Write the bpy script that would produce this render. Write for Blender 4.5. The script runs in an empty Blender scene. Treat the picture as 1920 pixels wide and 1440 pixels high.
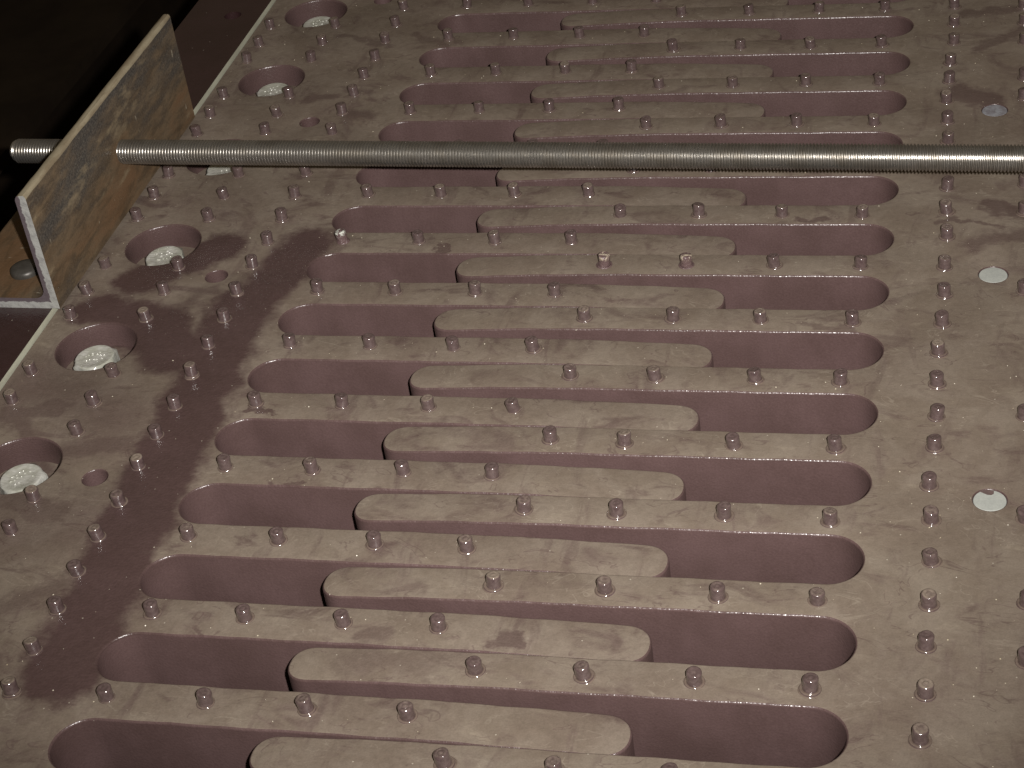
import bpy, bmesh, math, random
from mathutils import Vector, Matrix

random.seed(11)
SC = bpy.context.scene
COL = SC.collection

# ------------------------------------------------------------------ camera
CAM_POS = Vector((0.363804, -1.126199, 0.738801))
CAM_R = Vector((0.970674, 0.208224, -0.120146))
CAM_U = Vector((-0.027994, 0.594275, 0.803774))
CAM_F = Vector((-0.238765, 0.776839, -0.582676))
cam_data = bpy.data.cameras.new("camera")
cam_data.sensor_width = 36.0
cam_data.lens = 65.45
cam_data.clip_start = 0.01
cam_data.clip_end = 50.0
cam = bpy.data.objects.new("camera", cam_data)
COL.objects.link(cam)
cam.matrix_world = Matrix(((CAM_R.x, CAM_U.x, -CAM_F.x, CAM_POS.x),
                           (CAM_R.y, CAM_U.y, -CAM_F.y, CAM_POS.y),
                           (CAM_R.z, CAM_U.z, -CAM_F.z, CAM_POS.z),
                           (0, 0, 0, 1)))
SC.camera = cam

# ------------------------------------------------------------------ light: a dim hall and the flash beside the lens
world = bpy.data.worlds.new("World")
SC.world = world
world.use_nodes = True
bg = world.node_tree.nodes["Background"]
bg.inputs[0].default_value = (1.0, 0.77, 0.48, 1)
bg.inputs[1].default_value = 0.072

fl = bpy.data.lights.new("flash", 'SPOT')
fl.energy = 110.0
fl.spot_size = math.radians(67)
fl.spot_blend = 1.0
fl.shadow_soft_size = 0.010
fl.color = (1.0, 0.955, 0.91)
flash = bpy.data.objects.new("flash", fl)
COL.objects.link(flash)
flash.location = CAM_POS + CAM_R * 0.062 + CAM_U * 0.034 + CAM_F * 0.01
FLASH_AIM = Vector((-0.060, 0.300, 0.0))       # the tube looks a little higher than the lens
flash.rotation_euler = (FLASH_AIM - flash.location).to_track_quat('-Z', 'Y').to_euler()

SC.view_settings.view_transform = 'Standard'
SC.view_settings.look = 'None'
SC.view_settings.exposure = 0.0
SC.view_settings.gamma = 1.0
SC.view_settings.use_curve_mapping = False
SC.cycles.use_adaptive_sampling = True
SC.cycles.adaptive_threshold = 0.02
SC.cycles.max_bounces = 3
SC.cycles.diffuse_bounces = 2
SC.cycles.glossy_bounces = 2
SC.cycles.caustics_reflective = False
SC.cycles.caustics_refractive = False

# ------------------------------------------------------------------ measured layout (metres; fingers along x, joint along y)
PITCH = 0.070
ZL = -0.0015          # the left plate sits a touch lower
THICK = 0.060
SKEW = 0.013
BEV = 0.0016
# rubbed patches: capsule from (ax, ay) to (bx, by), radius, strength, softness
STAINS_L = [(-0.14, 0.038, -0.156, -0.03, 0.023, 1.0, 0.35), (-0.166, -0.045, -0.149, -0.435, 0.027, 1.0, 0.3), (-0.262, -0.02, -0.21, 0.03, 0.02, 1.0, 0.35), (-0.28, -0.058, -0.219, -0.072, 0.021, 1.0, 0.35), (-0.222, -0.09, -0.197, -0.113, 0.027, 1.0, 0.3), (-0.285, -0.189, -0.26, -0.182, 0.012, 0.65, 0.5), (-0.235, -0.229, -0.195, -0.22, 0.013, 0.6, 0.6), (-0.249, -0.286, -0.211, -0.294, 0.011, 0.6, 0.5), (-0.206, -0.38, -0.182, -0.359, 0.008, 0.5, 0.6), (-0.221, 0.4, -0.163, 0.381, 0.005, 0.5, 0.6), (-0.213, 0.273, -0.195, 0.277, 0.007, 0.6, 0.5), (-0.165, 0.243, -0.15, 0.242, 0.009, 0.6, 0.5), (-0.148, 0.403, -0.115, 0.374, 0.006, 0.5, 0.6), (0.028, -0.388, 0.037, -0.385, 0.007, 0.5, 0.5), (0.106, -0.386, 0.113, -0.382, 0.007, 0.7, 0.4), (0.021, -0.411, 0.083, -0.403, 0.01, 0.35, 0.8), (-0.077, -0.388, -0.071, -0.397, 0.003, 0.6, 0.5), (-0.035, 0.031, -0.028, 0.024, 0.004, 0.7, 0.3), (-0.075, -0.256, -0.057, -0.255, 0.003, 0.7, 0.4), (-0.111, -0.18, -0.101, -0.181, 0.004, 0.8, 0.3), (-0.261, -0.224, -0.3, -0.184, 0.009, 0.6, 0.6), (-0.3, -0.15, -0.215, -0.19, 0.03, 0.45, 0.9), (-0.26, -0.32, -0.19, -0.3, 0.026, 0.4, 0.9)]
STAINS_R = [(0.349, 0.276, 0.371, 0.258, 0.015, 0.75, 0.4), (0.361, 0.348, 0.4, 0.387, 0.006, 0.6, 0.6), (0.351, 0.42, 0.391, 0.424, 0.007, 0.6, 0.6), (0.372, 0.096, 0.397, 0.085, 0.009, 0.7, 0.4), (0.365, 0.041, 0.399, 0.056, 0.009, 0.6, 0.6), (0.338, 0.073, 0.387, 0.066, 0.003, 0.6, 0.5), (0.237, 0.077, 0.251, 0.077, 0.004, 0.7, 0.4), (0.028, -0.388, 0.037, -0.385, 0.007, 0.5, 0.5), (0.106, -0.386, 0.113, -0.382, 0.007, 0.7, 0.4), (0.021, -0.411, 0.083, -0.403, 0.01, 0.35, 0.8), (0.249, -0.061, 0.286, -0.069, 0.004, 0.5, 0.5)]
# stud centres in millimetres
LP = [(-298.9,353.8),(-298.0,284.4),(-298.0,248.4),(-298.4,214.5),(-298.0,142.6),(-235.2,143.7),(-299.0,425.4),(-232.8,425.0),(-298.0,387.8),(-235.3,389.0),(-236.0,355.1),(-174.4,461.9),(-172.8,425.9),(-173.9,391.2),(-173.9,355.4),(-174.6,319.6),(-174.5,286.0),(-175.4,251.5),(-234.9,284.2),(-235.0,248.5),(-235.5,216.7),(-174.2,216.2),(-176.1,145.5),(-297.7,107.7),(-236.1,108.1),(-174.5,109.4),(-299.4,73.1),(-236.7,73.0),(-174.2,73.8),(-174.9,38.7),(-298.3,1.2),(-236.0,0.4),(-176.4,4.8),(-298.4,-35.8),(-235.1,-34.0),(-176.2,-33.0),(-298.4,-69.2),(-236.5,-69.9),(-174.3,-67.8),(-298.3,-141.8),(-234.4,-140.2),(-174.2,-138.8),(-174.5,-102.7),(-298.1,-176.5),(-235.3,-175.3),(-173.2,-176.4),(-234.1,-208.8),(-174.3,-209.1),(-174.6,-243.2),(-234.6,-281.1),(-173.6,-280.3),(-235.9,-314.4),(-174.3,-315.2),(-174.6,-348.6),(-173.5,-382.9),(-172.9,-418.7),(-172.2,-452.9)]
LF = {0:[(-112.2,462.4),(-52.1,463.1),(9.7,463.6),(70.1,462.9)],1:[(-113.4,391.2),(-51.5,394.4),(10.4,395.4),(69.5,395.3)],2:[(-112.5,322.2),(-52.6,323.7),(10.2,323.1),(69.3,323.6)],3:[(-113.5,251.6),(-52.0,252.6),(9.5,253.6),(69.5,253.6)],4:[(-112.0,178.2),(-52.7,179.8),(9.8,181.3),(68.5,182.9)],5:[(-112.7,109.1),(-51.6,110.3),(9.1,112.4),(68.9,113.6)],6:[(-113.9,39.0),(-52.0,40.9),(8.5,42.0),(68.0,43.1)],7:[(-113.1,-31.1),(-52.3,-30.1),(9.1,-29.7),(68.8,-29.3)],8:[(-112.7,-102.9),(-52.5,-101.7),(9.3,-101.2),(67.1,-98.8)],9:[(-115.1,-173.5),(-52.8,-171.5),(8.5,-170.7),(67.9,-170.6)],10:[(-113.4,-243.4),(-52.3,-241.8),(9.5,-241.2),(68.5,-240.8)],11:[(-113.9,-312.9),(-53.5,-311.0),(9.7,-311.9),(68.5,-309.5)],12:[(-111.5,-383.8),(-52.1,-382.0),(9.7,-381.3),(67.6,-380.9)],13:[(-112.7,-453.2),(-52.1,-452.5),(8.6,-450.4),(67.2,-450.4)]}
RF = {0:[(98.5,432.5),(160.4,433.1),(222.7,433.5),(281.0,435.2)],1:[(101.0,362.6),(160.0,363.7),(221.2,364.7),(282.0,362.6)],2:[(98.5,292.3),(161.5,293.8),(222.9,295.2),(283.9,294.8)],3:[(98.3,224.5),(160.2,225.7),(221.6,224.9),(283.3,226.0)],4:[(99.0,152.7),(160.1,152.7),(222.2,152.7),(282.5,154.4)],5:[(99.6,83.5),(160.2,84.1),(222.9,84.1),(282.4,82.5)],6:[(99.4,9.6),(160.1,9.6),(224.0,11.8),(285.5,13.2)],7:[(96.9,-58.6),(160.1,-59.7),(221.4,-59.6),(284.5,-58.7)],8:[(99.7,-131.5),(158.1,-129.4),(225.1,-129.3),(281.0,-126.7)],9:[(99.6,-202.4),(148.7,-201.2),(219.1,-199.9),(283.0,-198.4)],10:[(96.7,-269.1),(155.3,-272.2),(221.2,-271.1),(284.9,-268.2)],11:[(92.8,-340.8),(159.9,-341.5),(226.2,-341.1),(282.8,-340.1)],12:[(97.7,-410.4),(159.9,-409.8),(221.6,-409.0),(284.6,-409.6)],13:[(96.8,-483.0),(156.7,-477.3),(218.5,-478.0),(282.6,-479.6)]}
RC = [(341.3,435.6),(341.6,400.5),(342.4,365.6),(340.3,327.0),(340.2,294.4),(339.0,260.2),(340.7,225.3),(341.6,192.5),(342.1,157.6),(343.0,121.6),(343.5,87.0),(344.8,52.2),(344.0,11.8),(345.0,-23.4),(344.5,-59.1),(343.0,-93.4),(343.1,-128.5),(343.8,-163.2),(343.5,-195.4),(341.5,-233.0),(343.8,-265.0),(345.0,-301.8),(345.0,-338.5),(344.4,-372.1),(345.4,-408.7),(343.9,-442.0),(400.1,431.8),(400.4,401.2),(400.6,364.5),(400.3,298.6),(399.7,264.5),(399.7,126.6),(399.1,86.1),(398.5,-17.8),(397.8,-160.3),(397.8,-260.3),(398.3,-333.2),(397.4,-379.3)]

# ------------------------------------------------------------------ node helpers
class NT:
    def __init__(self, name):
        self.m = bpy.data.materials.new(name)
        self.m.use_nodes = True
        self.t = self.m.node_tree
        self.b = self.t.nodes["Principled BSDF"]
        self.out = self.t.nodes["Material Output"]

    def n(self, typ, **kw):
        nd = self.t.nodes.new(typ)
        for k, v in kw.items():
            setattr(nd, k, v)
        return nd

    def put(self, sock, v):
        if v is None:
            return
        if hasattr(v, "is_linked"):
            self.t.links.new(v, sock)
        elif isinstance(v, (tuple, list)) and len(v) == 3 and sock.type == 'RGBA':
            sock.default_value = (*v, 1)
        else:
            sock.default_value = v

    def math(self, op, a, b=None, c=None, clamp=False):
        nd = self.n("ShaderNodeMath", operation=op, use_clamp=clamp)
        self.put(nd.inputs[0], a)
        self.put(nd.inputs[1], b)
        self.put(nd.inputs[2], c)
        return nd.outputs[0]

    def vec(self, op, a, b=None, s=None):
        nd = self.n("ShaderNodeVectorMath", operation=op)
        self.put(nd.inputs[0], a)
        self.put(nd.inputs[1], b)
        if s is not None:
            self.put(nd.inputs["Scale"], s)
        return nd.outputs["Value"] if op in ('DOT_PRODUCT', 'LENGTH', 'DISTANCE') else nd.outputs[0]

    def ramp(self, v, a, b, lo=0.0, hi=1.0, smooth=True):
        nd = self.n("ShaderNodeMapRange", interpolation_type='SMOOTHSTEP' if smooth else 'LINEAR')
        nd.clamp = True
        self.put(nd.inputs[0], v)
        for i, q in enumerate((a, b, lo, hi)):
            self.put(nd.inputs[i + 1], q)
        return nd.outputs[0]

    def noise(self, vec, scale, detail=3, rough=0.55, dist=0.0, color=False):
        nd = self.n("ShaderNodeTexNoise")
        self.put(nd.inputs["Vector"], vec)
        nd.inputs["Scale"].default_value = scale
        nd.inputs["Detail"].default_value = detail
        nd.inputs["Roughness"].default_value = rough
        nd.inputs["Distortion"].default_value = dist
        return nd.outputs["Color" if color else "Fac"]

    def mix(self, f, a, b, mode='MIX'):
        nd = self.n("ShaderNodeMix", data_type='RGBA', blend_type=mode)
        nd.clamp_factor = True
        self.put(nd.inputs[0], f)
        self.put(nd.inputs[6], a)
        self.put(nd.inputs[7], b)
        return nd.outputs[2]

    def mapping(self, vec, scale=(1, 1, 1), rot=(0, 0, 0), loc=(0, 0, 0)):
        nd = self.n("ShaderNodeMapping")
        self.put(nd.inputs[0], vec)
        nd.inputs["Location"].default_value = loc
        nd.inputs["Rotation"].default_value = rot
        nd.inputs["Scale"].default_value = scale
        return nd.outputs[0]

    def bump(self, h, strength, dist, normal=None):
        nd = self.n("ShaderNodeBump")
        self.put(nd.inputs["Height"], h)
        self.put(nd.inputs["Strength"], strength)
        nd.inputs["Distance"].default_value = dist
        if normal is not None:
            self.put(nd.inputs["Normal"], normal)
        return nd.outputs[0]

    def geo(self):
        g = self.n("ShaderNodeNewGeometry")
        return g.outputs["Position"], g.outputs["Normal"], g.outputs["True Normal"]

    def sep(self, v):
        s = self.n("ShaderNodeSeparateXYZ")
        self.put(s.inputs[0], v)
        return s.outputs

    def comb(self, x, y, z):
        s = self.n("ShaderNodeCombineXYZ")
        for i, v in enumerate((x, y, z)):
            self.put(s.inputs[i], v)
        return s.outputs[0]

    def final(self, color, rough, normal=None, metallic=0.0, spec=0.5, coat=None):
        self.put(self.b.inputs["Base Color"], color)
        self.put(self.b.inputs["Roughness"], rough)
        self.put(self.b.inputs["Metallic"], metallic)
        self.put(self.b.inputs["Specular IOR Level"], spec)
        if normal is not None:
            self.put(self.b.inputs["Normal"], normal)
        if coat is not None:
            self.put(self.b.inputs["Coat Weight"], coat[0])
            self.put(self.b.inputs["Coat Roughness"], coat[1])
        return self.m


PURPLE = (0.110, 0.070, 0.068)
PURPLE_DK = (0.086, 0.054, 0.051)


# ------------------------------------------------------------------ materials
def plate_paint(name, stains, smudge=1.0, dusty=1.0, depth=1.0):
    """maroon primer; workshop dust lies on what faces up, rubbed off in places by hands, boots and rags"""
    N = NT(name)
    pos, nor, tn = N.geo()
    x, y, z = N.sep(pos)[:3]
    nz = N.sep(tn)[2]
    up = N.ramp(nz, 0.90, 0.995)
    p2 = N.comb(x, y, 0.0)
    # warped coordinates so that every rubbed patch has a ragged outline
    w1 = N.vec('SUBTRACT', N.noise(p2, 38, 4, 0.6, color=True), (0.5, 0.5, 0.5))
    w2 = N.vec('SUBTRACT', N.noise(N.mapping(p2, (1, 1, 1), (0, 0, 0.6)), 150, 3, 0.6, color=True), (0.5, 0.5, 0.5))
    pw = N.vec('ADD', p2, N.vec('SCALE', w1, s=0.034))
    pw = N.vec('ADD', pw, N.vec('SCALE', w2, s=0.008))
    brush = N.vec('SUBTRACT', N.noise(N.mapping(p2, (60, 420, 1), (0, 0, -0.5)), 1.0, 2, 0.6, color=True), (0.5, 0.5, 0.5))
    pw = N.vec('ADD', pw, N.vec('SCALE', brush, s=0.005))
    pw = N.vec('MULTIPLY', pw, (1, 1, 0))
    total = None
    for ax, ay, bx, by, r, st, so in stains:
        a = Vector((ax, ay, 0))
        ab = Vector((bx, by, 0)) - a
        ap = N.vec('SUBTRACT', pw, tuple(a))
        h = N.math('DIVIDE', N.vec('DOT_PRODUCT', ap, tuple(ab)), max(ab.length_squared, 1e-8), clamp=True)
        nd = N.n("ShaderNodeVectorMath", operation='SCALE')
        nd.inputs[0].default_value = ab
        N.put(nd.inputs["Scale"], h)
        d = N.vec('LENGTH', N.vec('SUBTRACT', ap, nd.outputs[0]))
        mk = N.ramp(d, r * (1 + so), r * (1 - so), 0.0, st)
        total = mk if total is None else N.math('MAXIMUM', total, mk)
    # loose smudges, drawn out sideways
    g1 = N.noise(N.mapping(p2, (0.55, 1.0, 1), (0, 0, 0.35)), 34, 4, 0.62, 1.2)
    g2 = N.noise(N.mapping(p2, (1.0, 0.30, 1), (0, 0, -0.9), (3, 1, 0)), 48, 4, 0.6, 0.8)
    sm = N.math('MULTIPLY', N.ramp(g1, 0.52, 0.70), 0.50 * smudge)
    sm2 = N.math('MULTIPLY', N.ramp(g2, 0.55, 0.70), 0.38 * smudge)
    rub = N.math('MAXIMUM', N.math('MAXIMUM', sm, sm2), total if total is not None else 0.0)
    cover = N.math('MULTIPLY', N.math('SUBTRACT', 1.0, rub), dusty)
    thin = N.noise(p2, 11, 4, 0.6)
    cover = N.math('MULTIPLY', cover, N.ramp(thin, 0.25, 0.75, 0.80, 1.0))
    cover = N.math('MULTIPLY', cover, up)
    # colours
    blotch = N.noise(pos, 16, 4, 0.6)
    fine = N.noise(pos, 950, 2, 0.7)
    mid = N.noise(pos, 210, 3, 0.65)
    paint = N.mix(N.ramp(blotch, 0.3, 0.7), PURPLE, PURPLE_DK)
    if total is not None:
        paint = N.mix(N.math('MULTIPLY', total, 0.5), paint, (0.066, 0.040, 0.038))
    dust = N.mix(N.ramp(N.noise(p2, 22, 4, 0.65, 0.6), 0.35, 0.68), (0.188, 0.151, 0.116), (0.232, 0.193, 0.153))
    # pale chalky drifts
    pale = N.ramp(N.noise(N.mapping(p2, (0.4, 1, 1), (0, 0, 0.5), (7, 2, 0)), 60, 4, 0.7, 0.5), 0.58, 0.80, 0.0, 0.42)
    dust = N.mix(pale, dust, (0.36, 0.31, 0.235))
    # scuffs: thin curling lines, some chalky, some rubbed through
    sc = N.noise(N.mapping(p2, (0.7, 1.5, 1), (0, 0, 0.3), (1, 5, 0)), 26, 2, 0.5, 2.6)
    gate = N.noise(p2, 31, 2, 0.5)
    line = N.math('MULTIPLY', N.ramp(N.math('ABSOLUTE', N.math('SUBTRACT', sc, 0.50)), 0.016, 0.002), N.ramp(gate, 0.50, 0.62))
    line2 = N.math('MULTIPLY', N.ramp(N.math('ABSOLUTE', N.math('SUBTRACT', sc, 0.42)), 0.020, 0.003), N.ramp(gate, 0.50, 0.40))
    dust = N.mix(N.math('MULTIPLY', line, 0.40), dust, (0.34, 0.295, 0.235))
    cover = N.math('MULTIPLY', cover, N.math('SUBTRACT', 1.0, N.math('MULTIPLY', line2, 0.45)))
    col = N.mix(cover, paint, dust)
    grain = N.math('ADD', N.math('MULTIPLY', fine, 0.55), N.math('MULTIPLY', mid, 0.45))
    col = N.mix(1.0, col, N.mix(N.ramp(grain, 0.25, 0.75, smooth=False), (0.80, 0.80, 0.80), (1.19, 1.19, 1.19)), 'MULTIPLY')
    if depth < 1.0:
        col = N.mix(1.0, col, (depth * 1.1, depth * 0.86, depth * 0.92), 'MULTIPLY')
    # fine white grains
    vo = N.n("ShaderNodeTexVoronoi")
    N.put(vo.inputs["Vector"], pos)
    vo.inputs["Scale"].default_value = 150
    spot = N.math('MULTIPLY', N.math('LESS_THAN', vo.outputs["Distance"], 0.075),
                  N.math('GREATER_THAN', N.sep(vo.outputs["Color"])[0], 0.86))
    col = N.mix(N.math('MULTIPLY', spot, 0.6), col, (0.50, 0.46, 0.38))
    rough = N.math('ADD', N.math('MULTIPLY', cover, 0.46), N.ramp(mid, 0.3, 0.7, 0.22, 0.34))
    spec = N.math('SUBTRACT', 0.75, N.math('MULTIPLY', cover, 0.55))
    orange = N.noise(pos, 520, 2, 0.5)
    bmp = N.bump(orange, N.math('SUBTRACT', 0.55, N.math('MULTIPLY', cover, 0.42)), 0.0006)
    return N.final(col, rough, bmp, spec=spec)


def side_paint(name, rings=False):
    """clean maroon paint of cut and bored faces"""
    N = NT(name)
    pos, nor, tn = N.geo()
    blotch = N.math('ADD', N.math('MULTIPLY', N.noise(pos, 22, 3, 0.6), 0.8), N.math('MULTIPLY', N.noise(N.mapping(pos, (1, 1, 0.12)), 90, 3, 0.6), 0.2))
    grain = N.noise(pos, 800, 2, 0.7)
    col = N.mix(N.ramp(blotch, 0.3, 0.7), PURPLE, PURPLE_DK)
    col = N.mix(1.0, col, N.mix(grain, (0.78, 0.78, 0.78), (1.22, 1.22, 1.22)), 'MULTIPLY')
    h = N.noise(pos, 620, 2, 0.5)
    st = 0.32
    if rings:
        z = N.sep(pos)[2]
        h = N.math('ADD', N.math('MULTIPLY', h, 0.6), N.math('MULTIPLY', N.math('SINE', N.math('MULTIPLY', z, 4300.0)), 0.07))
        st = 0.6
    return N.final(col, N.ramp(grain, 0.3, 0.7, 0.24, 0.36), N.bump(h, st, 0.0006), spec=0.6)


def stud_paint():
    N = NT("stud_paint")
    pos, nor, tn = N.geo()
    tc = N.n("ShaderNodeTexCoord").outputs["Object"]
    oi = N.n("ShaderNodeObjectInfo").outputs["Random"]
    nz = N.sep(tn)[2]
    lz = N.sep(tc)[2]
    top = N.math('MULTIPLY', N.ramp(nz, 0.6, 0.95), N.ramp(lz, 0.006, 0.008))
    foot = N.math('MULTIPLY', N.ramp(nz, 0.4, 0.9), N.ramp(lz, 0.003, 0.001))
    nn = N.noise(pos, 420, 3, 0.6)
    pale = N.math('MULTIPLY', top, N.ramp(N.math('ADD', N.math('MULTIPLY', nn, 0.6), N.math('MULTIPLY', oi, 0.75)), 0.60, 1.25, 0.03, 0.8))
    col = N.mix(N.ramp(nn, 0.35, 0.7), (0.084, 0.056, 0.056), (0.122, 0.087, 0.084))
    col = N.mix(N.math('MULTIPLY', foot, 0.55), col, (0.22, 0.172, 0.13))
    col = N.mix(N.math('MULTIPLY', pale, 0.9), col, (0.31, 0.26, 0.20))
    rough = N.math('ADD', 0.13, N.math('MULTIPLY', pale, 0.22))
    bmp = N.bump(N.noise(pos, 330, 2, 0.5), 0.5, 0.0007)
    return N.final(col, rough, bmp, spec=0.8, coat=(0.6, 0.07))


def chipped_stud_paint(name, flake):
    N = NT(name)
    pos, nor, tn = N.geo()
    lz = N.sep(N.n("ShaderNodeTexCoord").outputs["Object"])[2]
    nn = N.noise(pos, 300, 4, 0.65)
    chip = N.math('MULTIPLY', N.ramp(nn, 0.49, 0.56), N.ramp(lz, 0.0050, 0.0092))
    col = N.mix(chip, (0.13, 0.085, 0.085), flake)
    return N.final(col, N.ramp(chip, 0, 1, 0.25, 0.6), N.bump(nn, 0.9, 0.0016), spec=0.6)


def rust_steel(name, tone=0.0):
    N = NT(name)
    pos, nor, tn = N.geo()
    st = N.mapping(pos, (1, 0.30, 1), (0.25, 0, 0))
    big = N.noise(st, 26, 5, 0.62, 0.5)
    med = N.noise(st, 95, 4, 0.65, 0.4)
    fine = N.noise(pos, 520, 3, 0.7)
    hz = N.sep(pos)[2]
    low = N.ramp(hz, 0.085, 0.012, 0.0, 0.17)
    k = N.math('ADD', N.math('ADD', N.math('MULTIPLY', big, 0.65), N.math('MULTIPLY', med, 0.35)), N.math('ADD', low, tone))
    scale_c = N.mix(N.ramp(fine, 0.35, 0.7), (0.050, 0.046, 0.043), (0.105, 0.094, 0.080))
    brown = N.mix(N.ramp(med, 0.35, 0.65), (0.092, 0.063, 0.037), (0.150, 0.108, 0.066))
    orange = (0.150, 0.084, 0.042)
    col = N.mix(N.ramp(k, 0.40, 0.66), scale_c, brown)
    col = N.mix(N.ramp(k, 0.60, 0.78, 0.0, 0.85), col, orange)
    tan = N.ramp(N.noise(N.mapping(st, loc=(4, 2, 1)), 46, 5, 0.65), 0.56, 0.72, 0.0, 0.75)
    col = N.mix(tan, col, (0.260, 0.205, 0.130))
    glint = N.ramp(N.noise(N.mapping(pos, (1, 2.5, 1), loc=(2, 0, 1)), 60, 3), 0.70, 0.76, 0.0, 0.6)
    col = N.mix(glint, col, (0.38, 0.34, 0.26))
    col = N.mix(1.0, col, N.mix(fine, (0.72, 0.72, 0.72), (1.28, 1.28, 1.28)), 'MULTIPLY')
    rough = N.ramp(med, 0.3, 0.7, 0.45, 0.72)
    return N.final(col, rough, N.bump(N.math('ADD', med, N.math('MULTIPLY', fine, 0.4)), 0.45, 0.0010), spec=0.4)


def simple(name, c1, c2, scale, rough=0.5, bump=0.3, bdist=0.0008, metallic=0.0, spec=0.5, detail=4, stretch=(1, 1, 1), lohi=(0.35, 0.65)):
    N = NT(name)
    pos, nor, tn = N.geo()
    v = N.mapping(pos, stretch)
    nn = N.noise(v, scale, detail, 0.62)
    fine = N.noise(pos, 800, 2, 0.6)
    col = N.mix(N.ramp(nn, *lohi), c1, c2)
    col = N.mix(1.0, col, N.mix(fine, (0.84, 0.84, 0.84), (1.16, 1.16, 1.16)), 'MULTIPLY')
    return N.final(col, rough, N.bump(nn, bump, bdist), metallic=metallic, spec=spec)


def cut_steel():
    """flame-cut end with the burr and shaded chamfer of the inner edges painted as a ragged dark band"""
    N = NT("sawn_steel_end")
    pos, nor, tn = N.geo()
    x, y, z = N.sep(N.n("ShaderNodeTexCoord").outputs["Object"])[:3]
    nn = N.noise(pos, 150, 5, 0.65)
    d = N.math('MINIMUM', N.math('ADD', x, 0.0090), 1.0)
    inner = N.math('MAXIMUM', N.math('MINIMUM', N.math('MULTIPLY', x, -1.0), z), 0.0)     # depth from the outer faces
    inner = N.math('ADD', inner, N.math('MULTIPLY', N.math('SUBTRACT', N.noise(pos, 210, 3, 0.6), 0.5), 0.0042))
    dark = N.ramp(inner, 0.0052, 0.0060)  # shade of the chamfered, burred inner edge, put into the colour
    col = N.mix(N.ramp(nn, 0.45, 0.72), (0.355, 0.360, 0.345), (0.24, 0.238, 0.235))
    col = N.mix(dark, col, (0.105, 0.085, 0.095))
    return N.final(col, 0.5, N.bump(nn, 0.7, 0.0012))


def rod_steel():
    N = NT("rod_steel")
    pos, nor, tn = N.geo()
    nn = N.noise(N.mapping(pos, (1, 1, 1)), 70, 4, 0.6)
    f = N.noise(pos, 700, 2, 0.6)
    col = N.mix(N.ramp(nn, 0.35, 0.68), (0.53, 0.515, 0.485), (0.35, 0.325, 0.285))
    col = N.mix(N.ramp(f, 0.62, 0.75, 0, 0.5), col, (0.13, 0.095, 0.06))
    return N.final(col, N.ramp(nn, 0.3, 0.7, 0.26, 0.40), N.bump(f, 0.25, 0.0003), metallic=0.93)


def bolt_zinc():
    N = NT("bolt_zinc")
    pos, nor, tn = N.geo()
    nn = N.noise(pos, 90, 4, 0.6)
    lump = N.noise(N.mapping(pos, (0.6, 1.5, 1), (0, 0, 0.4)), 330, 2, 0.5)
    col = N.mix(N.ramp(nn, 0.35, 0.65), (0.40, 0.405, 0.345), (0.55, 0.55, 0.51))
    return N.final(col, 0.16, N.bump(lump, 0.45, 0.0012), metallic=0.08, spec=0.8)


M_LEFT = plate_paint("left_plate_paint", STAINS_L, 1.25, 0.93)
M_RIGHT = plate_paint("right_plate_paint", STAINS_R, 0.95, 0.97)
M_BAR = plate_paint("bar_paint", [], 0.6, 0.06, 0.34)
M_SIDE = side_paint("side_paint")
M_BORE = side_paint("bored_paint", True)
M_STUD = stud_paint()
M_CHIP = chipped_stud_paint("chipped_stud_paint", (0.40, 0.34, 0.26))
M_WHITE_CHIP = chipped_stud_paint("white_chipped_stud_paint", (0.58, 0.60, 0.54))
M_RUST = rust_steel("rusty_angle_steel")
M_RUST_TAN = rust_steel("tan_rust_steel", 0.02)
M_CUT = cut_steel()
M_TOE = simple("bare_edge_steel", (0.34, 0.295, 0.205), (0.22, 0.175, 0.115), 90, 0.5, 0.5, 0.001, 0.0, 0.5, 5, (1, 0.25, 1))
M_EDGE = simple("raw_plate_edge", (0.53, 0.54, 0.43), (0.44, 0.44, 0.35), 70, 0.6, 0.2, 0.0005, stretch=(1, 0.3, 1))
M_ROD = rod_steel()
M_BOLT = bolt_zinc()
M_BLACK_BOLT = simple("dark_bolt_steel", (0.082, 0.076, 0.068), (0.060, 0.056, 0.050), 120, 0.42, 0.3, 0.0006, 0.3)
M_PLUG = simple("white_plug", (0.42, 0.44, 0.41), (0.38, 0.40, 0.375), 120, 0.55, 0.1, 0.0003)
M_PLUG_GREY = simple("soiled_plug", (0.30, 0.31, 0.34), (0.20, 0.19, 0.21), 160, 0.5, 0.1, 0.0003)
M_SPOT = simple("paint_spot", (0.150, 0.105, 0.100), (0.120, 0.085, 0.080), 200, 0.45)
M_GRIT = simple("grit", (0.62, 0.58, 0.48), (0.42, 0.36, 0.24), 55, 0.35)
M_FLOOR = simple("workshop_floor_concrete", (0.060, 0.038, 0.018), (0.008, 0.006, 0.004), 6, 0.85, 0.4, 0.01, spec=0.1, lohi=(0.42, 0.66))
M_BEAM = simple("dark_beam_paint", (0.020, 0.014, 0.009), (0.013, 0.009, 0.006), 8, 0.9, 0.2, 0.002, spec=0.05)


# ------------------------------------------------------------------ object helpers
def mesh_from(name, verts, faces, mats=(), mat_idx=None, smooth=True, angle=35):
    me = bpy.data.meshes.new(name)
    me.from_pydata([tuple(v) for v in verts], [], faces)
    for m in mats:
        me.materials.append(m)
    if mat_idx:
        me.polygons.foreach_set("material_index", mat_idx)
    finish(me, smooth, angle)
    return me


def finish(me, smooth=True, angle=35):
    me.validate()
    if smooth:
        me.polygons.foreach_set("use_smooth", [True] * len(me.polygons))
        me.set_sharp_from_angle(angle=math.radians(angle))
    me.update()


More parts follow.
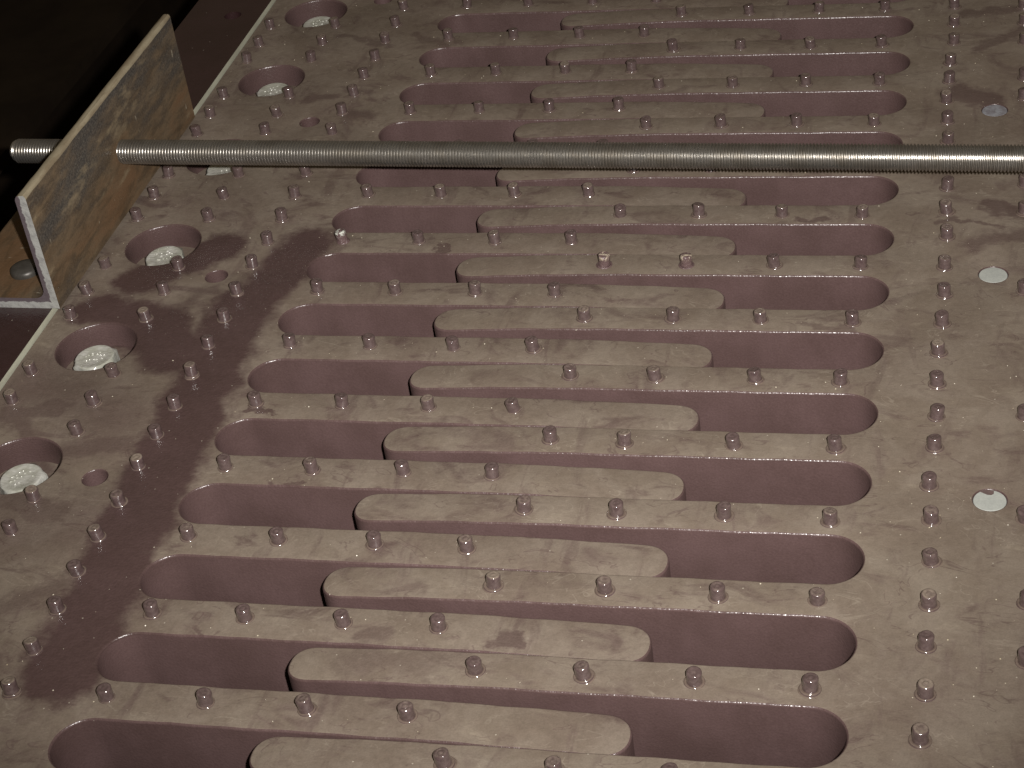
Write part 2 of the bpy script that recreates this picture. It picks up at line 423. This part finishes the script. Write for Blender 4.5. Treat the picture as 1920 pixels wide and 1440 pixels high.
def bm_to_mesh(bm, name, mats, smooth=True, angle=35):
    me = bpy.data.meshes.new(name)
    bm.to_mesh(me)
    bm.free()
    for m in mats:
        me.materials.append(m)
    finish(me, smooth, angle)
    return me


def add(name, me, parent=None, loc=(0, 0, 0), rot=(0, 0, 0), label=None, cat=None, group=None, kind=None):
    o = bpy.data.objects.new(name, me)
    COL.objects.link(o)
    o.parent = parent
    o.location = loc
    o.rotation_euler = rot
    if label: o["label"] = label
    if cat: o["category"] = cat
    if group: o["group"] = group
    if kind: o["kind"] = kind
    return o


def lathe(profile, seg=24, wob=0.0, rnd=None, cap=True):
    """profile of (radius, height), first to last; the last point may sit on the axis"""
    verts, faces, rings = [], [], []
    ph = [(rnd.uniform(0, 6.28), rnd.uniform(0, 6.28)) for _ in profile] if rnd else None
    for i, (r, h) in enumerate(profile):
        if r < 1e-7:
            rings.append([len(verts)])
            verts.append((0, 0, h))
        else:
            ids = []
            for j in range(seg):
                a = 2 * math.pi * j / seg
                k = 1.0
                if rnd:
                    k += wob * (math.sin(2 * a + ph[i][0]) + 0.6 * math.sin(3 * a + ph[i][1]))
                ids.append(len(verts))
                verts.append((r * k * math.cos(a), r * k * math.sin(a), h))
            rings.append(ids)
    for a, b in zip(rings, rings[1:]):
        if len(b) == 1:
            for j in range(len(a)):
                faces.append((a[j], a[(j + 1) % len(a)], b[0]))
        elif len(a) == 1:
            for j in range(len(b)):
                faces.append((a[0], b[(j + 1) % len(b)], b[j]))
        else:
            for j in range(len(a)):
                faces.append((a[j], a[(j + 1) % len(a)], b[(j + 1) % len(b)], b[j]))
    return verts, faces


# ------------------------------------------------------------------ floor and the dim things beyond
bm = bmesh.new()
vs = [bm.verts.new(v) for v in ((-9, -6, -0.42), (9, -6, -0.42), (9, 12, -0.42), (-9, 12, -0.42))]
bm.faces.new(vs)
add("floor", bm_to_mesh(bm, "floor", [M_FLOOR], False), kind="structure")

# low steel beam lying in the dark beside the joint
bverts, bfaces = [], []
prof = [(-0.10, 0.0), (0.10, 0.0), (0.10, 0.014), (0.006, 0.014), (0.006, 0.226), (0.10, 0.226), (0.10, 0.240),
        (-0.10, 0.240), (-0.10, 0.226), (-0.006, 0.226), (-0.006, 0.014), (-0.10, 0.014)]
for yy in (-1.2, 2.4):
    for px_, pz_ in prof:
        bverts.append((px_ * 1.6, yy, pz_ * 1.12))
np_ = len(prof)
for i in range(np_):
    j = (i + 1) % np_
    bfaces.append((i, j, np_ + j, np_ + i))
bfaces.append(tuple(range(np_ - 1, -1, -1)))
bfaces.append(tuple(range(np_, 2 * np_)))
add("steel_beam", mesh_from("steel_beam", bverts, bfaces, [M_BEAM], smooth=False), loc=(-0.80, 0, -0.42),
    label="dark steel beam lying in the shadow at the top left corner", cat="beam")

# ------------------------------------------------------------------ finger plates
def finger_mesh(name, u_root, u_tip, w, sgn, xref, mat, seed, drop=0.0036, dl=0.125):
    """one finger; u runs from root to tip, x = sgn*u; the tip is ground down a little"""
    rnd = random.Random(seed)
    ph = [rnd.uniform(0, 6.28) for _ in range(4)]
    a = w * 0.54
    us = [u_root + (u_tip - a - u_root) * i / 26 for i in range(27)]
    n = 2.25
    pts = [(u, w / 2) for u in us]
    for i in range(1, 19):
        th = math.pi / 2 * i / 18
        pts.append((u_tip - a + a * math.sin(th) ** (2 / n), (w / 2) * max(0.0, math.cos(th)) ** (2 / n)))
    pts[-1] = (u_tip, 0.0)
    verts, faces = [], []
    prof = [(BEV * (1 - math.sin(t)), -BEV * (1 - math.cos(t))) for t in (0, math.pi / 8, math.pi / 4, 3 * math.pi / 8, math.pi / 2)]
    prof.append((0.0, -THICK))

    def dz(u):
        t = max(0.0, (u - (u_tip - dl)) / dl)
        return -drop * t ** 1.7

    def wv(u, s):
        f = min(1.0, max(0.0, (u - u_root) / 0.02)) * min(1.0, max(0.0, (u_tip - a - u) / 0.02))
        return f * 0.00022 * (math.sin(u * 190 + ph[0] + s) + math.sin(u * 83 + ph[1] + 2 * s))

    full = []   # walk +side root -> tip -> -side root
    for i, (u, h) in enumerate(pts):
        full.append((u, h + (wv(u, 1.0) if h > 0 else 0)))
    for u, h in reversed(pts[:-1]):
        full.append((u, -h - wv(u, -1.0)))
    m = len(full)
    norms = []
    for i in range(m):
        p0 = full[max(0, i - 1)]
        p1 = full[min(m - 1, i + 1)]
        tx, ty = p1[0] - p0[0], p1[1] - p0[1]
        L = math.hypot(tx, ty) or 1
        norms.append((-ty / L, tx / L))
    norms[0] = (0, 1); norms[-1] = (0, -1)
    norms[len(pts) - 1] = (1, 0)
    rings = []
    for off, zz in prof:
        ids = []
        for (u, h), (nx, ny) in zip(full, norms):
            uu, hh = u - nx * off, h - ny * off
            x = sgn * uu
            zt = zz + (dz(u) if zz > -THICK * 0.9 else 0)
            ids.append(len(verts))
            verts.append((x, hh + SKEW * (x - xref), zt))
        rings.append(ids)
    for r0, r1 in zip(rings, rings[1:]):
        for i in range(m - 1):
            faces.append((r0[i], r0[i + 1], r1[i + 1], r1[i]))
    for ring, flip in ((rings[0], False), (rings[-1], True)):
        k = len(pts) - 1
        for i in range(k):
            A, B, C_, D = ring[i], ring[i + 1], ring[m - 2 - i], ring[m - 1 - i]
            f = (A, D, C_, B) if B != C_ else (A, D, B)
            faces.append(f[::-1] if flip else f)
    bm = bmesh.new()
    bv = [bm.verts.new(v) for v in verts]
    for f in faces:
        try:
            bm.faces.new([bv[i] for i in f])
        except ValueError:
            pass
    bmesh.ops.recalc_face_normals(bm, faces=bm.faces)
    fix_up(bm)
    for fc in bm.faces:
        if abs(fc.normal.z) < 0.05:
            fc.material_index = 1
    return bm_to_mesh(bm, name, [mat, M_SIDE], True, 38)


def fix_up(bm):
    s = sum(f.normal.z * f.calc_area() for f in bm.faces if abs(f.normal.z) > 0.9 and f.calc_center_median().z > -0.01)
    if s < 0:
        bmesh.ops.reverse_faces(bm, faces=bm.faces)


def body_mesh(name, u_edge, u_root, slot_r, slots, sgn, xref, mat, bores, holes, y0, y1, shallow=()):
    """solid part of a finger plate; slots = centres of the rounded slot ends, bores = (x, y, r, depth), holes = (x, y, r)"""
    bm = bmesh.new()
    prof = [(BEV * (1 - math.sin(t)), -BEV * (1 - math.cos(t))) for t in (0, math.pi / 8, math.pi / 4, 3 * math.pi / 8, math.pi / 2)]

    def V(u, y, z):
        x = sgn * u
        return bm.verts.new((x, y + SKEW * (x - xref), z))

    edges = []
    loop = []
    loop.append(V(u_root, y0, 0)); loop.append(V(u_edge, y0, 0)); loop.append(V(u_edge, y1, 0)); loop.append(V(u_root, y1, 0))
    # skirt of the three straight sides
    low = [V(u_root, y0, -THICK), V(u_edge, y0, -THICK), V(u_edge, y1, -THICK), V(u_root, y1, -THICK)]
    for i in range(3):
        bm.faces.new((loop[i], loop[i + 1], low[i + 1], low[i]))
    NA = 22
    for yc in sorted(slots, reverse=True):
        rings = []
        for off, z in prof + [(0, -THICK)]:
            R = slot_r + off
            ring = []
            for j in range(NA + 1):
                a = math.pi / 2 + math.pi * j / NA
                ring.append(V(u_root + (slot_r + off * 1.0) * math.cos(a) if 0 < j < NA else u_root, yc + R * math.sin(a), z))
            rings.append(ring)
        loop += rings[0]
        for r0, r1 in zip(rings, rings[1:]):
            for j in range(NA):
                bm.faces.new((r0[j], r0[j + 1], r1[j + 1], r1[j]))
    for i in range(len(loop)):
        a, b = loop[i], loop[(i + 1) % len(loop)]
        e = bm.edges.get((a, b)) or bm.edges.new((a, b))
        edges.append(e)
    for (hx, hy, r, depth, floor) in [(b[0], b[1], b[2], b[3], True) for b in bores] + [(h[0], h[1], h[2], THICK, False) for h in holes] + [(s[0], s[1], s[2], s[3], True) for s in shallow]:
        seg = 48 if r > 0.02 else 28
        bb = BEV if r > 0.02 else BEV * 0.6
        rings = []
        pr = [(BEV_o * bb / BEV, z * bb / BEV) for BEV_o, z in prof] + [(0, -depth)]
        for off, z in pr:
            rings.append([bm.verts.new((hx + (r + off) * math.cos(2 * math.pi * j / seg), hy + (r + off) * math.sin(2 * math.pi * j / seg), z)) for j in range(seg)])
        for r0, r1 in zip(rings, rings[1:]):
            for j in range(seg):
                bm.faces.new((r0[j], r0[(j + 1) % seg], r1[(j + 1) % seg], r1[j]))
        if floor:
            bm.faces.new(rings[-1])
        for j in range(seg):
            edges.append(bm.edges.get((rings[0][j], rings[0][(j + 1) % seg])))
    bmesh.ops.triangle_fill(bm, use_beauty=True, use_dissolve=False, edges=edges)
    bmesh.ops.recalc_face_normals(bm, faces=bm.faces)
    fix_up(bm)
    for fc in bm.faces:
        if abs(fc.normal.z) < 0.05:
            c = fc.calc_center_median()
            bored = any((c.x - h[0]) ** 2 + (c.y - h[1]) ** 2 < (h[2] + 0.002) ** 2 for h in bores)
            fc.material_index = 2 if bored else 1
    return bm_to_mesh(bm, name, [mat, M_SIDE, M_BORE], True, 38)


# studs: short welded shear studs, painted over
def stud_mesh(name, seed, collar, h, mats):
    rnd = random.Random(seed)
    R = 0.0044
    lean = rnd.uniform(-0.0003, 0.0003)
    tr = 0.0008
    pr = [(collar + 0.0008, -0.0003), (collar, 0.0002)]
    pr += [(collar - tr + tr * math.cos(t), 0.0006 + tr * math.sin(t)) for t in (0.2, 0.6, 1.0, 1.4, 1.8)]
    pr += [(R * 1.03, 0.0012), (R * 1.0, 0.0019), (R * 0.985, h * 0.6)]
    te = 0.0013
    pr += [(R - te + te * math.cos(t), h - te + te * math.sin(t)) for t in (0.0, 0.35, 0.7, 1.05, 1.4)]
    pr += [(R * 0.55, h), (R * 0.42, h - 0.0003), (R * 0.22, h - 0.0001 + rnd.uniform(0, 0.0005)), (0, h + 0.0002)]
    v, f = lathe(pr, 20, 0.014, rnd)
    tilt = rnd.uniform(-0.12, 0.12), rnd.uniform(-0.12, 0.12)
    out = []
    for x, y, z in v:
        if z > h - 0.0020:
            z += x * tilt[0] + y * tilt[1]
        out.append((x + lean * z / h, y, z))
    return mesh_from(name, out, f, mats, angle=60)


STUDS_L = [stud_mesh("stud_mesh", 100 + i, 0.0051 + 0.0002 * i, 0.0092 + 0.0003 * (i % 3), [M_STUD]) for i in range(5)]
STUDS_R = [stud_mesh("stud_mesh", 200 + i, 0.0058 + 0.0002 * (i % 3), 0.0088 + 0.0003 * (i % 3), [M_STUD]) for i in range(6)]
CHIP_STUD = stud_mesh("stud_mesh", 300, 0.0058, 0.0100, [M_CHIP])
WHITE_STUD = stud_mesh("stud_mesh", 301, 0.0052, 0.0100, [M_WHITE_CHIP])


def put_stud(parent, x, y, meshes):
    me = random.choice(meshes)
    return add("stud", me, parent, (x, y, random.uniform(-0.0009, 0.0)), (random.gauss(0, 0.05), random.gauss(0, 0.05), random.uniform(0, 6.28)))


# ---- left plate
XREF_L, XREF_R = -0.110, 0.289
WL, WR = 0.031, 0.028
RL, RR = (PITCH - WL) / 2, (PITCH - WR) / 2
ROOT_L = -0.1310 + RL
ROOT_R = -(0.3064 - RR)          # in u = -x
def yl(k): return 0.4582 - PITCH * k
def yr(k): return 0.4324 - PITCH * k
K0, K1 = -3, 16
Y_BORE = [0.4515 - 0.1397 * i for i in range(-2, 9)]
bores = [(-0.2622, yb, 0.0300, 0.021) for yb in Y_BORE]
holes_l = [(-0.2010, -0.2565 + 0.2445 * i, 0.0086) for i in range(-1, 5)]
holes_l = [h for h in holes_l if abs(h[1]) < 0.80]

left = add("comb_plate", None, None, (0, 0, ZL),
           label="left finger joint plate with round bolt recesses, fingers pointing right", cat="steel plate")
lb = add("plate_body", body_mesh("left_plate_body", -0.3132, ROOT_L, RL, [yl(k) - PITCH / 2 for k in range(K0, K1)], 1, XREF_L, M_LEFT,
         bores, holes_l, yl(K1) - 0.03, yl(K0) + 0.03), left)
FL = [finger_mesh("left_finger", ROOT_L, 0.1925, WL, 1, XREF_L, M_LEFT, s) for s in (1, 2, 3)]
for k in range(K0, K1 + 1):
    fo = add("finger", FL[k % 3], left, (0, yl(k), 0))
    pts = LF.get(k, [(-112.5, 0), (-52, 0), (9.5, 0), (68.5, 0)])
    for i, (sx, sy) in enumerate(pts):
        sx /= 1000
        off = 0.0016 + random.uniform(-0.0006, 0.0006) + SKEW * (sx - XREF_L)
        s = put_stud(fo, sx, off, STUDS_L)
        if k == 6 and i == 0:
            s.data = WHITE_STUD
            s["label"] = "stud with white paint chipped open on top"

for sx, sy in LP:
    c = 0.4 + 5.5 * (sy + 450) / 900
    put_stud(lb, sx / 1000, (sy - c + 1.5) / 1000, STUDS_L)
for sy in (180.0, 500.0, 535.0):
    for sx in (-298.3, -235.4, -174.4):
        put_stud(lb, sx / 1000, (sy - 3) / 1000, STUDS_L)

# ---- right plate
right = add("comb_plate", None, None, (0, 0, 0),
            label="right finger joint plate with small white plugs, fingers pointing left", cat="steel plate")
plug_spots = [(0.3773, -0.2428), (0.3775, 0.0030), (0.3769, 0.2430)]
rb = add("plate_body", body_mesh("right_plate_body", -0.62, ROOT_R, RR, [yr(k) - PITCH / 2 for k in range(K0, K1)], -1, XREF_R, M_RIGHT,
         [], [], yr(K1) - 0.03, yr(K0) + 0.03, [(px, py, 0.0100, 0.006) for px, py in plug_spots]), right)
FR = [finger_mesh("right_finger", ROOT_R, 0.0145, WR, -1, XREF_R, M_RIGHT, s) for s in (11, 12, 13)]
for k in range(K0, K1 + 1):
    fo = add("finger", FR[k % 3], right, (0, yr(k), 0))
    pts = RF.get(k, [(99, 0), (160, 0), (222, 0), (283, 0)])
    for i, (sx, sy) in enumerate(pts):
        sx /= 1000
        off = -0.0010 + random.uniform(-0.0010, 0.0010) + SKEW * (sx - XREF_R)
        s = put_stud(fo, sx, off, STUDS_R)
        if k == 6 and i in (0, 1):
            s.data = CHIP_STUD
            s["label"] = "stud crusted with flaking pale paint"
for sx, sy in RC:
    c = -3 + 4.5 * (sy + 450) / 900
    put_stud(rb, sx / 1000, (sy - c - 1.0) / 1000, STUDS_R)
for sy in (470, 505, 540, -478, -513):
    put_stud(rb, 0.343, sy / 1000, STUDS_R)

# ------------------------------------------------------------------ white plugs in the right plate
v, f = lathe([(0.0098, -0.005), (0.0098, -0.0009), (0.0095, -0.0005), (0.006, -0.0004), (0, -0.0004)], 32)
plug_me = mesh_from("plug", v, f, [M_PLUG])
plug_me2 = mesh_from("plug", v, f, [M_PLUG_GREY])
labs = ["white round plug with a dark paint spot at its rim, nearest the camera",
        "clean white round plug halfway up the right edge",
        "soiled grey round plug beyond the threaded rod at right"]
for i, (px, py) in enumerate(plug_spots):
    po = add("plug", plug_me2 if i == 2 else plug_me, None, (px, py, 0.0), label=labs[i], cat="plug", group="round plugs in the right plate")
    if i == 0:
        pl = [(-0.0058, 0.0084), (-0.0030, 0.0092), (0.0, 0.0095), (0.0032, 0.0089), (0.0030, 0.0062), (0.0016, 0.0050), (-0.0008, 0.0052), (-0.0034, 0.0068)]
        n_ = len(pl)
        vv = [(x - 0.0008, y - 0.0002, -0.0003) for x, y in pl] + [(x - 0.0008, y - 0.0002, -0.0012) for x, y in pl]
        ff = [tuple(range(n_ - 1, -1, -1))] + [(j, (j + 1) % n_, n_ + (j + 1) % n_, n_ + j) for j in range(n_)]
        add("paint_spot", mesh_from("paint_spot", vv, ff, [M_SPOT], smooth=False), po)

# ------------------------------------------------------------------ hexagon bolts in the round recesses
def hex_bolt_mesh(seed):
    rnd = random.Random(seed)
    AF, H = 0.0300, 0.0125
    Rc = AF / math.sqrt(3)
    bm = bmesh.new()
    lev = []
    for z, ch in ((0.0, 0.0), (H - 0.0022, 0.0), (H - 0.0006, 0.88), (H, 1.0)):
        ring = []
        for j in range(36):
            a = 2 * math.pi * j / 36
            hexr = (AF / 2) / math.cos((a + math.pi / 6) % (math.pi / 3) - math.pi / 6)
            rr = hexr if ch == 0 else min(hexr, (AF / 2) * (0.99 if ch < 0.95 else 0.93))
            ring.append(bm.verts.new((rr * math.cos(a), rr * math.sin(a), z)))
        lev.append(ring)
    for r0, r1 in zip(lev, lev[1:]):
        for j in range(36):
            bm.faces.new((r0[j], r0[(j + 1) % 36], r1[(j + 1) % 36], r1[j]))
    prev = lev[-1]
    for rr, z in ((0.0105, H), (0.0098, H - 0.0003), (0.0040, H - 0.0002)):
        ring = [bm.verts.new((rr * math.cos(2 * math.pi * j / 36), rr * math.sin(2 * math.pi * j / 36), z)) for j in range(36)]
        for j in range(36):
            bm.faces.new((prev[j], prev[(j + 1) % 36], ring[(j + 1) % 36], ring[j]))
        prev = ring
    bm.faces.new(prev)
    return bm_to_mesh(bm, "hex_bolt_head", [M_BOLT], True, 28)


def mark_mesh(seed):
    """raised grade marks on the bolt head: rows of small beads"""
    rnd = random.Random(seed)
    verts, faces = [], []
    for row, cnt in ((-0.0042, 5), (0.0012, 6), (0.0050, 4)):
        for i in range(cnt):
            if rnd.random() < 0.25:
                continue
            cx = (i - (cnt - 1) / 2) * 0.0029 + rnd.uniform(-0.0010, 0.0010)
            cy = row + rnd.uniform(-0.0012, 0.0012)
            b = len(verts)
            rx, ry = rnd.uniform(0.0007, 0.0013), rnd.uniform(0.0005, 0.0008)
            for rr, zz in ((1.0, -0.0003), (0.75, 0.00035)):
                for j in range(8):
                    a = math.pi / 4 * j
                    verts.append((cx + rx * rr * math.cos(a), cy + ry * rr * math.sin(a), 0.0125 + zz))
            verts.append((cx, cy, 0.0125 + 0.00055))
            for j in range(8):
                faces.append((b + j, b + (j + 1) % 8, b + 8 + (j + 1) % 8, b + 8 + j))
                faces.append((b + 8 + j, b + 8 + (j + 1) % 8, b + 16))
    return mesh_from("grade_marks", verts, faces, [M_BOLT], angle=80)


HB = hex_bolt_mesh(5)
bolt_info = {2: ("pale hexagon bolt head in the farthest round recess, at the top edge", 0.3, 0.002, -0.004),
             3: ("pale hexagon bolt head in the second round recess from the top", 0.5, 0.001, -0.003),
             4: ("pale hexagon bolt head almost hidden behind the threaded rod", 0.1, 0.002, -0.003),
             5: ("pale hexagon bolt head in the recess just right of the angle iron", 0.42, 0.0, -0.003),
             6: ("pale hexagon bolt head in the recess just below the angle iron", 0.2, -0.003, -0.001),
             7: ("pale hexagon bolt head in the round recess cut by the left edge", 0.9, 0.001, -0.002)}
for i, yb in enumerate(Y_BORE):
    if i in bolt_info:
        lab, rz, dx, dy = bolt_info[i]
        bo = add("hex_bolt", HB, None, (-0.2622 + dx, yb + dy, ZL - 0.021), (0.02, -0.03, rz), label=lab, cat="bolt", group="hexagon bolts in the round recesses")
        add("grade_marks", mark_mesh(i), bo)

# ------------------------------------------------------------------ bar with a raw pale edge, left of the joint
BX0, BX1, BT = -0.3925, -0.3142, 0.0030
bm = bmesh.new()
y0, y1 = -0.75, 0.75
pts_t = [(BX0, y0), (BX1, y0), (BX1, y1), (BX0, y1)]
top = [bm.verts.new((x, y, BT)) for x, y in pts_t]
bot = [bm.verts.new((x, y, BT - 0.058)) for x, y in pts_t]
hole = [bm.verts.new((-0.3436 + 0.0085 * math.cos(2 * math.pi * j / 24), 0.4400 + 0.0085 * math.sin(2 * math.pi * j / 24), BT)) for j in range(24)]
hlow = [bm.verts.new((q.co.x, q.co.y, BT - 0.010)) for q in hole]
es = [bm.edges.new((top[i], top[(i + 1) % 4])) for i in range(4)] + [bm.edges.new((hole[i], hole[(i + 1) % 24])) for i in range(24)]
bmesh.ops.triangle_fill(bm, use_beauty=True, edges=es)
for i in range(24):
    bm.faces.new((hole[i], hole[(i + 1) % 24], hlow[(i + 1) % 24], hlow[i]))
bm.faces.new(hlow)
for i in range(4):
    fc = bm.faces.new((top[i], top[(i + 1) % 4], bot[(i + 1) % 4], bot[i]))
    if i == 1:
        fc.material_index = 1
bm.faces.new(bot[::-1])
bmesh.ops.recalc_face_normals(bm, faces=bm.faces)
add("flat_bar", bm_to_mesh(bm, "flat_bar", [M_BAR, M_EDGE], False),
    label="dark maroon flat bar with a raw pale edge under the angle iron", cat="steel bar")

# ------------------------------------------------------------------ angle iron
AX, AY0, AY1 = -0.3079, -0.0662, 0.2345      # outer face, near end, far end
AW, AH, AT = 0.0940, 0.0990, 0.0090
ROD_Z = 0.0494
def rod_y(x): return 0.0790 - 0.0172 * (x - 0.395)

def angle_section():
    pts = []                       # (x leftwards from the outer face, z), counter-clockwise
    pts.append((0.0, 0.0, 0))
    pts.append((0.0, AH - 0.0030, 0))
    for i in range(1, 5):          # outer toe, slightly rounded
        a = math.pi / 2 * i / 4
        pts.append((0.0030 - 0.0030 * math.cos(a), AH - 0.0030 + 0.0030 * math.sin(a), 2))
    r = 0.0050
    for i in range(0, 6):          # inner toe radius
        a = math.pi / 2 * i / 5
        pts.append((AT - r + r * math.sin(a), AH - r + r * math.cos(a), 2))
    rf = 0.0085                    # root fillet
    for i in range(0, 6):
        a = math.pi / 2 * i / 5
        pts.append((AT + rf - rf * math.cos(a), AT + rf - rf * math.sin(a), 0))
    for i in range(0, 6):
        a = math.pi / 2 * i / 5
        pts.append((AW - r + r * math.sin(a), AT - r + r * math.cos(a), 3))
    pts.append((AW, 0.0, 3))
    return pts

sec = angle_section()
n_ = len(sec)
ys = [AY0 + (AY1 - AY0) * i / 24 for i in range(25)]
rnd = random.Random(4)
verts, faces, mi = [], [], []
for iy, yy in enumerate(ys):
    for x, z, _ in sec:
        j = (rnd.uniform(-1, 1) * 0.0003) if z > AH - 0.006 else 0.0
        ye = yy
        if iy in (0, 24):
            ye += rnd.uniform(-0.0002, 0.0002)
        verts.append((-x, ye, z + j))
for i in range(24):
    for j in range(n_):
        k = (j + 1) % n_
        faces.append((i * n_ + j, i * n_ + k, (i + 1) * n_ + k, (i + 1) * n_ + j))
        x0, z0, m0 = sec[j]
        x1, z1, m1 = sec[k]
        if m0 == 2 or (m1 == 2 and m0 == 0 and z0 > 0.05):
            mi.append(2 if z0 > AH - 0.0045 else 0)
        elif m0 == 3 and m1 == 3 or (abs(z0 - AT) < 1e-3 and x0 > AT):
            mi.append(3)
        else:
            mi.append(0)
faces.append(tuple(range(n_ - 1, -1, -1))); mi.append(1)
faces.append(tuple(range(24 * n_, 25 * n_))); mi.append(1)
mi = [3 if (m == 0 and all(verts[q][2] < AT + 0.02 and verts[q][0] < -AT for q in fc)) else m for m, fc in zip(mi, faces)]
bm = bmesh.new()
bv = [bm.verts.new(q) for q in verts]
for fc, m in zip(faces, mi):
    ff = bm.faces.new([bv[q] for q in fc])
    ff.material_index = m
bmesh.ops.recalc_face_normals(bm, faces=bm.faces)
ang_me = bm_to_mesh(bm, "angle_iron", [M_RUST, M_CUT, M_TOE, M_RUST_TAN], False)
ang = add("angle_iron", ang_me, None, (AX, 0, BT), label="rusty steel angle iron standing on the left edge, threaded rod through it", cat="angle iron")
# drilled hole for the rod
cv, cf = lathe([(0.0, -0.03), (0.0116, -0.03), (0.0116, 0.03), (0.0, 0.03)], 32)
cut_me = mesh_from("cutter", [(z, y, x) for x, y, z in cv], cf, [M_RUST], smooth=False)
cutter = bpy.data.objects.new("cutter", cut_me)
COL.objects.link(cutter)
cutter.location = (AX - AT / 2, rod_y(AX), ROD_Z)
md = ang.modifiers.new("hole", 'BOOLEAN')
md.object = cutter
md.operation = 'DIFFERENCE'
md.solver = 'EXACT'
bpy.context.view_layer.update()
dg = bpy.context.evaluated_depsgraph_get()
res = bpy.data.meshes.new_from_object(ang.evaluated_get(dg))
ang.modifiers.clear()
ang.data = res
finish(ang.data, True, 30)
bpy.data.objects.remove(cutter)

# round headed bolt on the lying leg of the angle
v, f = lathe([(0.0118, -0.0005), (0.0120, 0.0022), (0.0114, 0.0042), (0.0098, 0.0054), (0.0060, 0.0060), (0, 0.0062)], 32)
add("round_bolt", mesh_from("round_bolt", v, f, [M_BLACK_BOLT], angle=60), None, (-0.3500, -0.0300, BT + AT),
    label="dark round bolt head on the lying leg of the angle iron", cat="bolt")

# ------------------------------------------------------------------ threaded rod
def rod_mesh(length, R=0.0100, pitch=0.0025, seg=36):
    depth = 0.00135
    prof = [(0.00, R - depth), (0.12, R - depth), (0.40, R - 0.00012), (0.48, R), (0.62, R), (0.70, R - 0.00012)]
    npt = len(prof)
    turns = int(length / pitch)
    verts, faces = [], []
    total = turns * npt
    for i in range(total + 1):
        t, i0 = i // npt, i % npt
        fx, r = prof[i0]
        for j in range(seg):
            a = 2 * math.pi * j / seg
            x = (t + fx + j / seg) * pitch
            rr = r
            if x < pitch * 1.4:
                rr = min(rr, R - depth * (1.25 - x / (pitch * 1.4)))
            verts.append((x, -rr * math.cos(a), rr * math.sin(a)))
    for i in range(total):
        for j in range(seg - 1):
            a = i * seg + j
            faces.append((a, a + 1, a + seg + 1, a + seg))
        a = i * seg + seg - 1          # close the helix: last column joins the next turn
        b = (i + npt) * seg
        if b + seg <= total * seg:
            faces.append((a, b, b + seg, a + seg))
    # end disc
    c = len(verts)
    verts.append((0.0006, 0, 0))
    ring = []
    for j in range(seg):
        a = 2 * math.pi * j / seg
        ring.append(len(verts))
        verts.append((0.0008, -(R - depth * 1.3) * math.cos(a), (R - depth * 1.3) * math.sin(a)))
    for j in range(seg):
        faces.append((c, ring[j], ring[(j + 1) % seg]))
    ring2 = []
    for j in range(seg):
        a = 2 * math.pi * j / seg
        ring2.append(len(verts))
        verts.append((0.0040, -(R - depth * 1.05) * math.cos(a), (R - depth * 1.05) * math.sin(a)))
    for j in range(seg):
        faces.append((ring[j], ring2[j], ring2[(j + 1) % seg], ring[(j + 1) % seg]))
    return mesh_from("threaded_rod", verts, faces, [M_ROD], angle=25)


rod = add("threaded_rod", rod_mesh(1.06), None, (-0.4045, rod_y(-0.4045), ROD_Z), (0, 0, math.atan(-0.0172)),
          label="long steel threaded rod lying across the joint through the angle iron", cat="threaded rod")

# ------------------------------------------------------------------ loose grit on the plates
def in_metal(x, y):
    yy = y - SKEW * (x - XREF_L)
    if x < -0.3125 or x > 0.42:
        return None
    if x < -0.131:
        if any((x + 0.2622) ** 2 + (y - yb) ** 2 < 0.034 ** 2 for yb in Y_BORE):
            return None
        return ZL
    if x > 0.309:
        return 0.0
    k = round((0.4582 - (y - SKEW * (x - XREF_L))) / PITCH)
    if abs(y - SKEW * (x - XREF_L) - yl(k)) < WL / 2 - 0.002 and x < 0.08:
        return ZL
    k = round((0.4324 - (y - SKEW * (x - XREF_R))) / PITCH)
    if abs(y - SKEW * (x - XREF_R) - yr(k)) < WR / 2 - 0.002 and x > 0.10:
        return 0.0
    return None

rnd = random.Random(77)
verts, faces = [], []
cnt = 0
while cnt < 480:
    x, y = rnd.uniform(-0.31, 0.41), rnd.uniform(-0.52, 0.48)
    if x > 0.3 and rnd.random() < 0.0:
        continue
    zz = in_metal(x, y)
    if zz is None:
        continue
    if x < -0.14 and rnd.random() < 0.55:
        continue
    r = rnd.choice((0.00022, 0.00026, 0.00030, 0.00034, 0.00045, 0.00062))
    b = len(verts)
    el = rnd.uniform(0.5, 1.0)
    a0 = rnd.uniform(0, 3.14)
    for j in range(5):
        a = a0 + 2 * math.pi * j / 5
        ux, uy = r * math.cos(a), r * el * math.sin(a)
        verts.append((x + ux * math.cos(a0) - uy * math.sin(a0), y + ux * math.sin(a0) + uy * math.cos(a0), zz + 0.00005))
    verts.append((x, y, zz + r * 0.9))
    for j in range(5):
        faces.append((b + j, b + (j + 1) % 5, b + 5))
    cnt += 1
add("grit", mesh_from("grit", verts, faces, [M_GRIT], smooth=False), label="loose pale grit grains scattered over the dusty plates", cat="grit", kind="stuff")
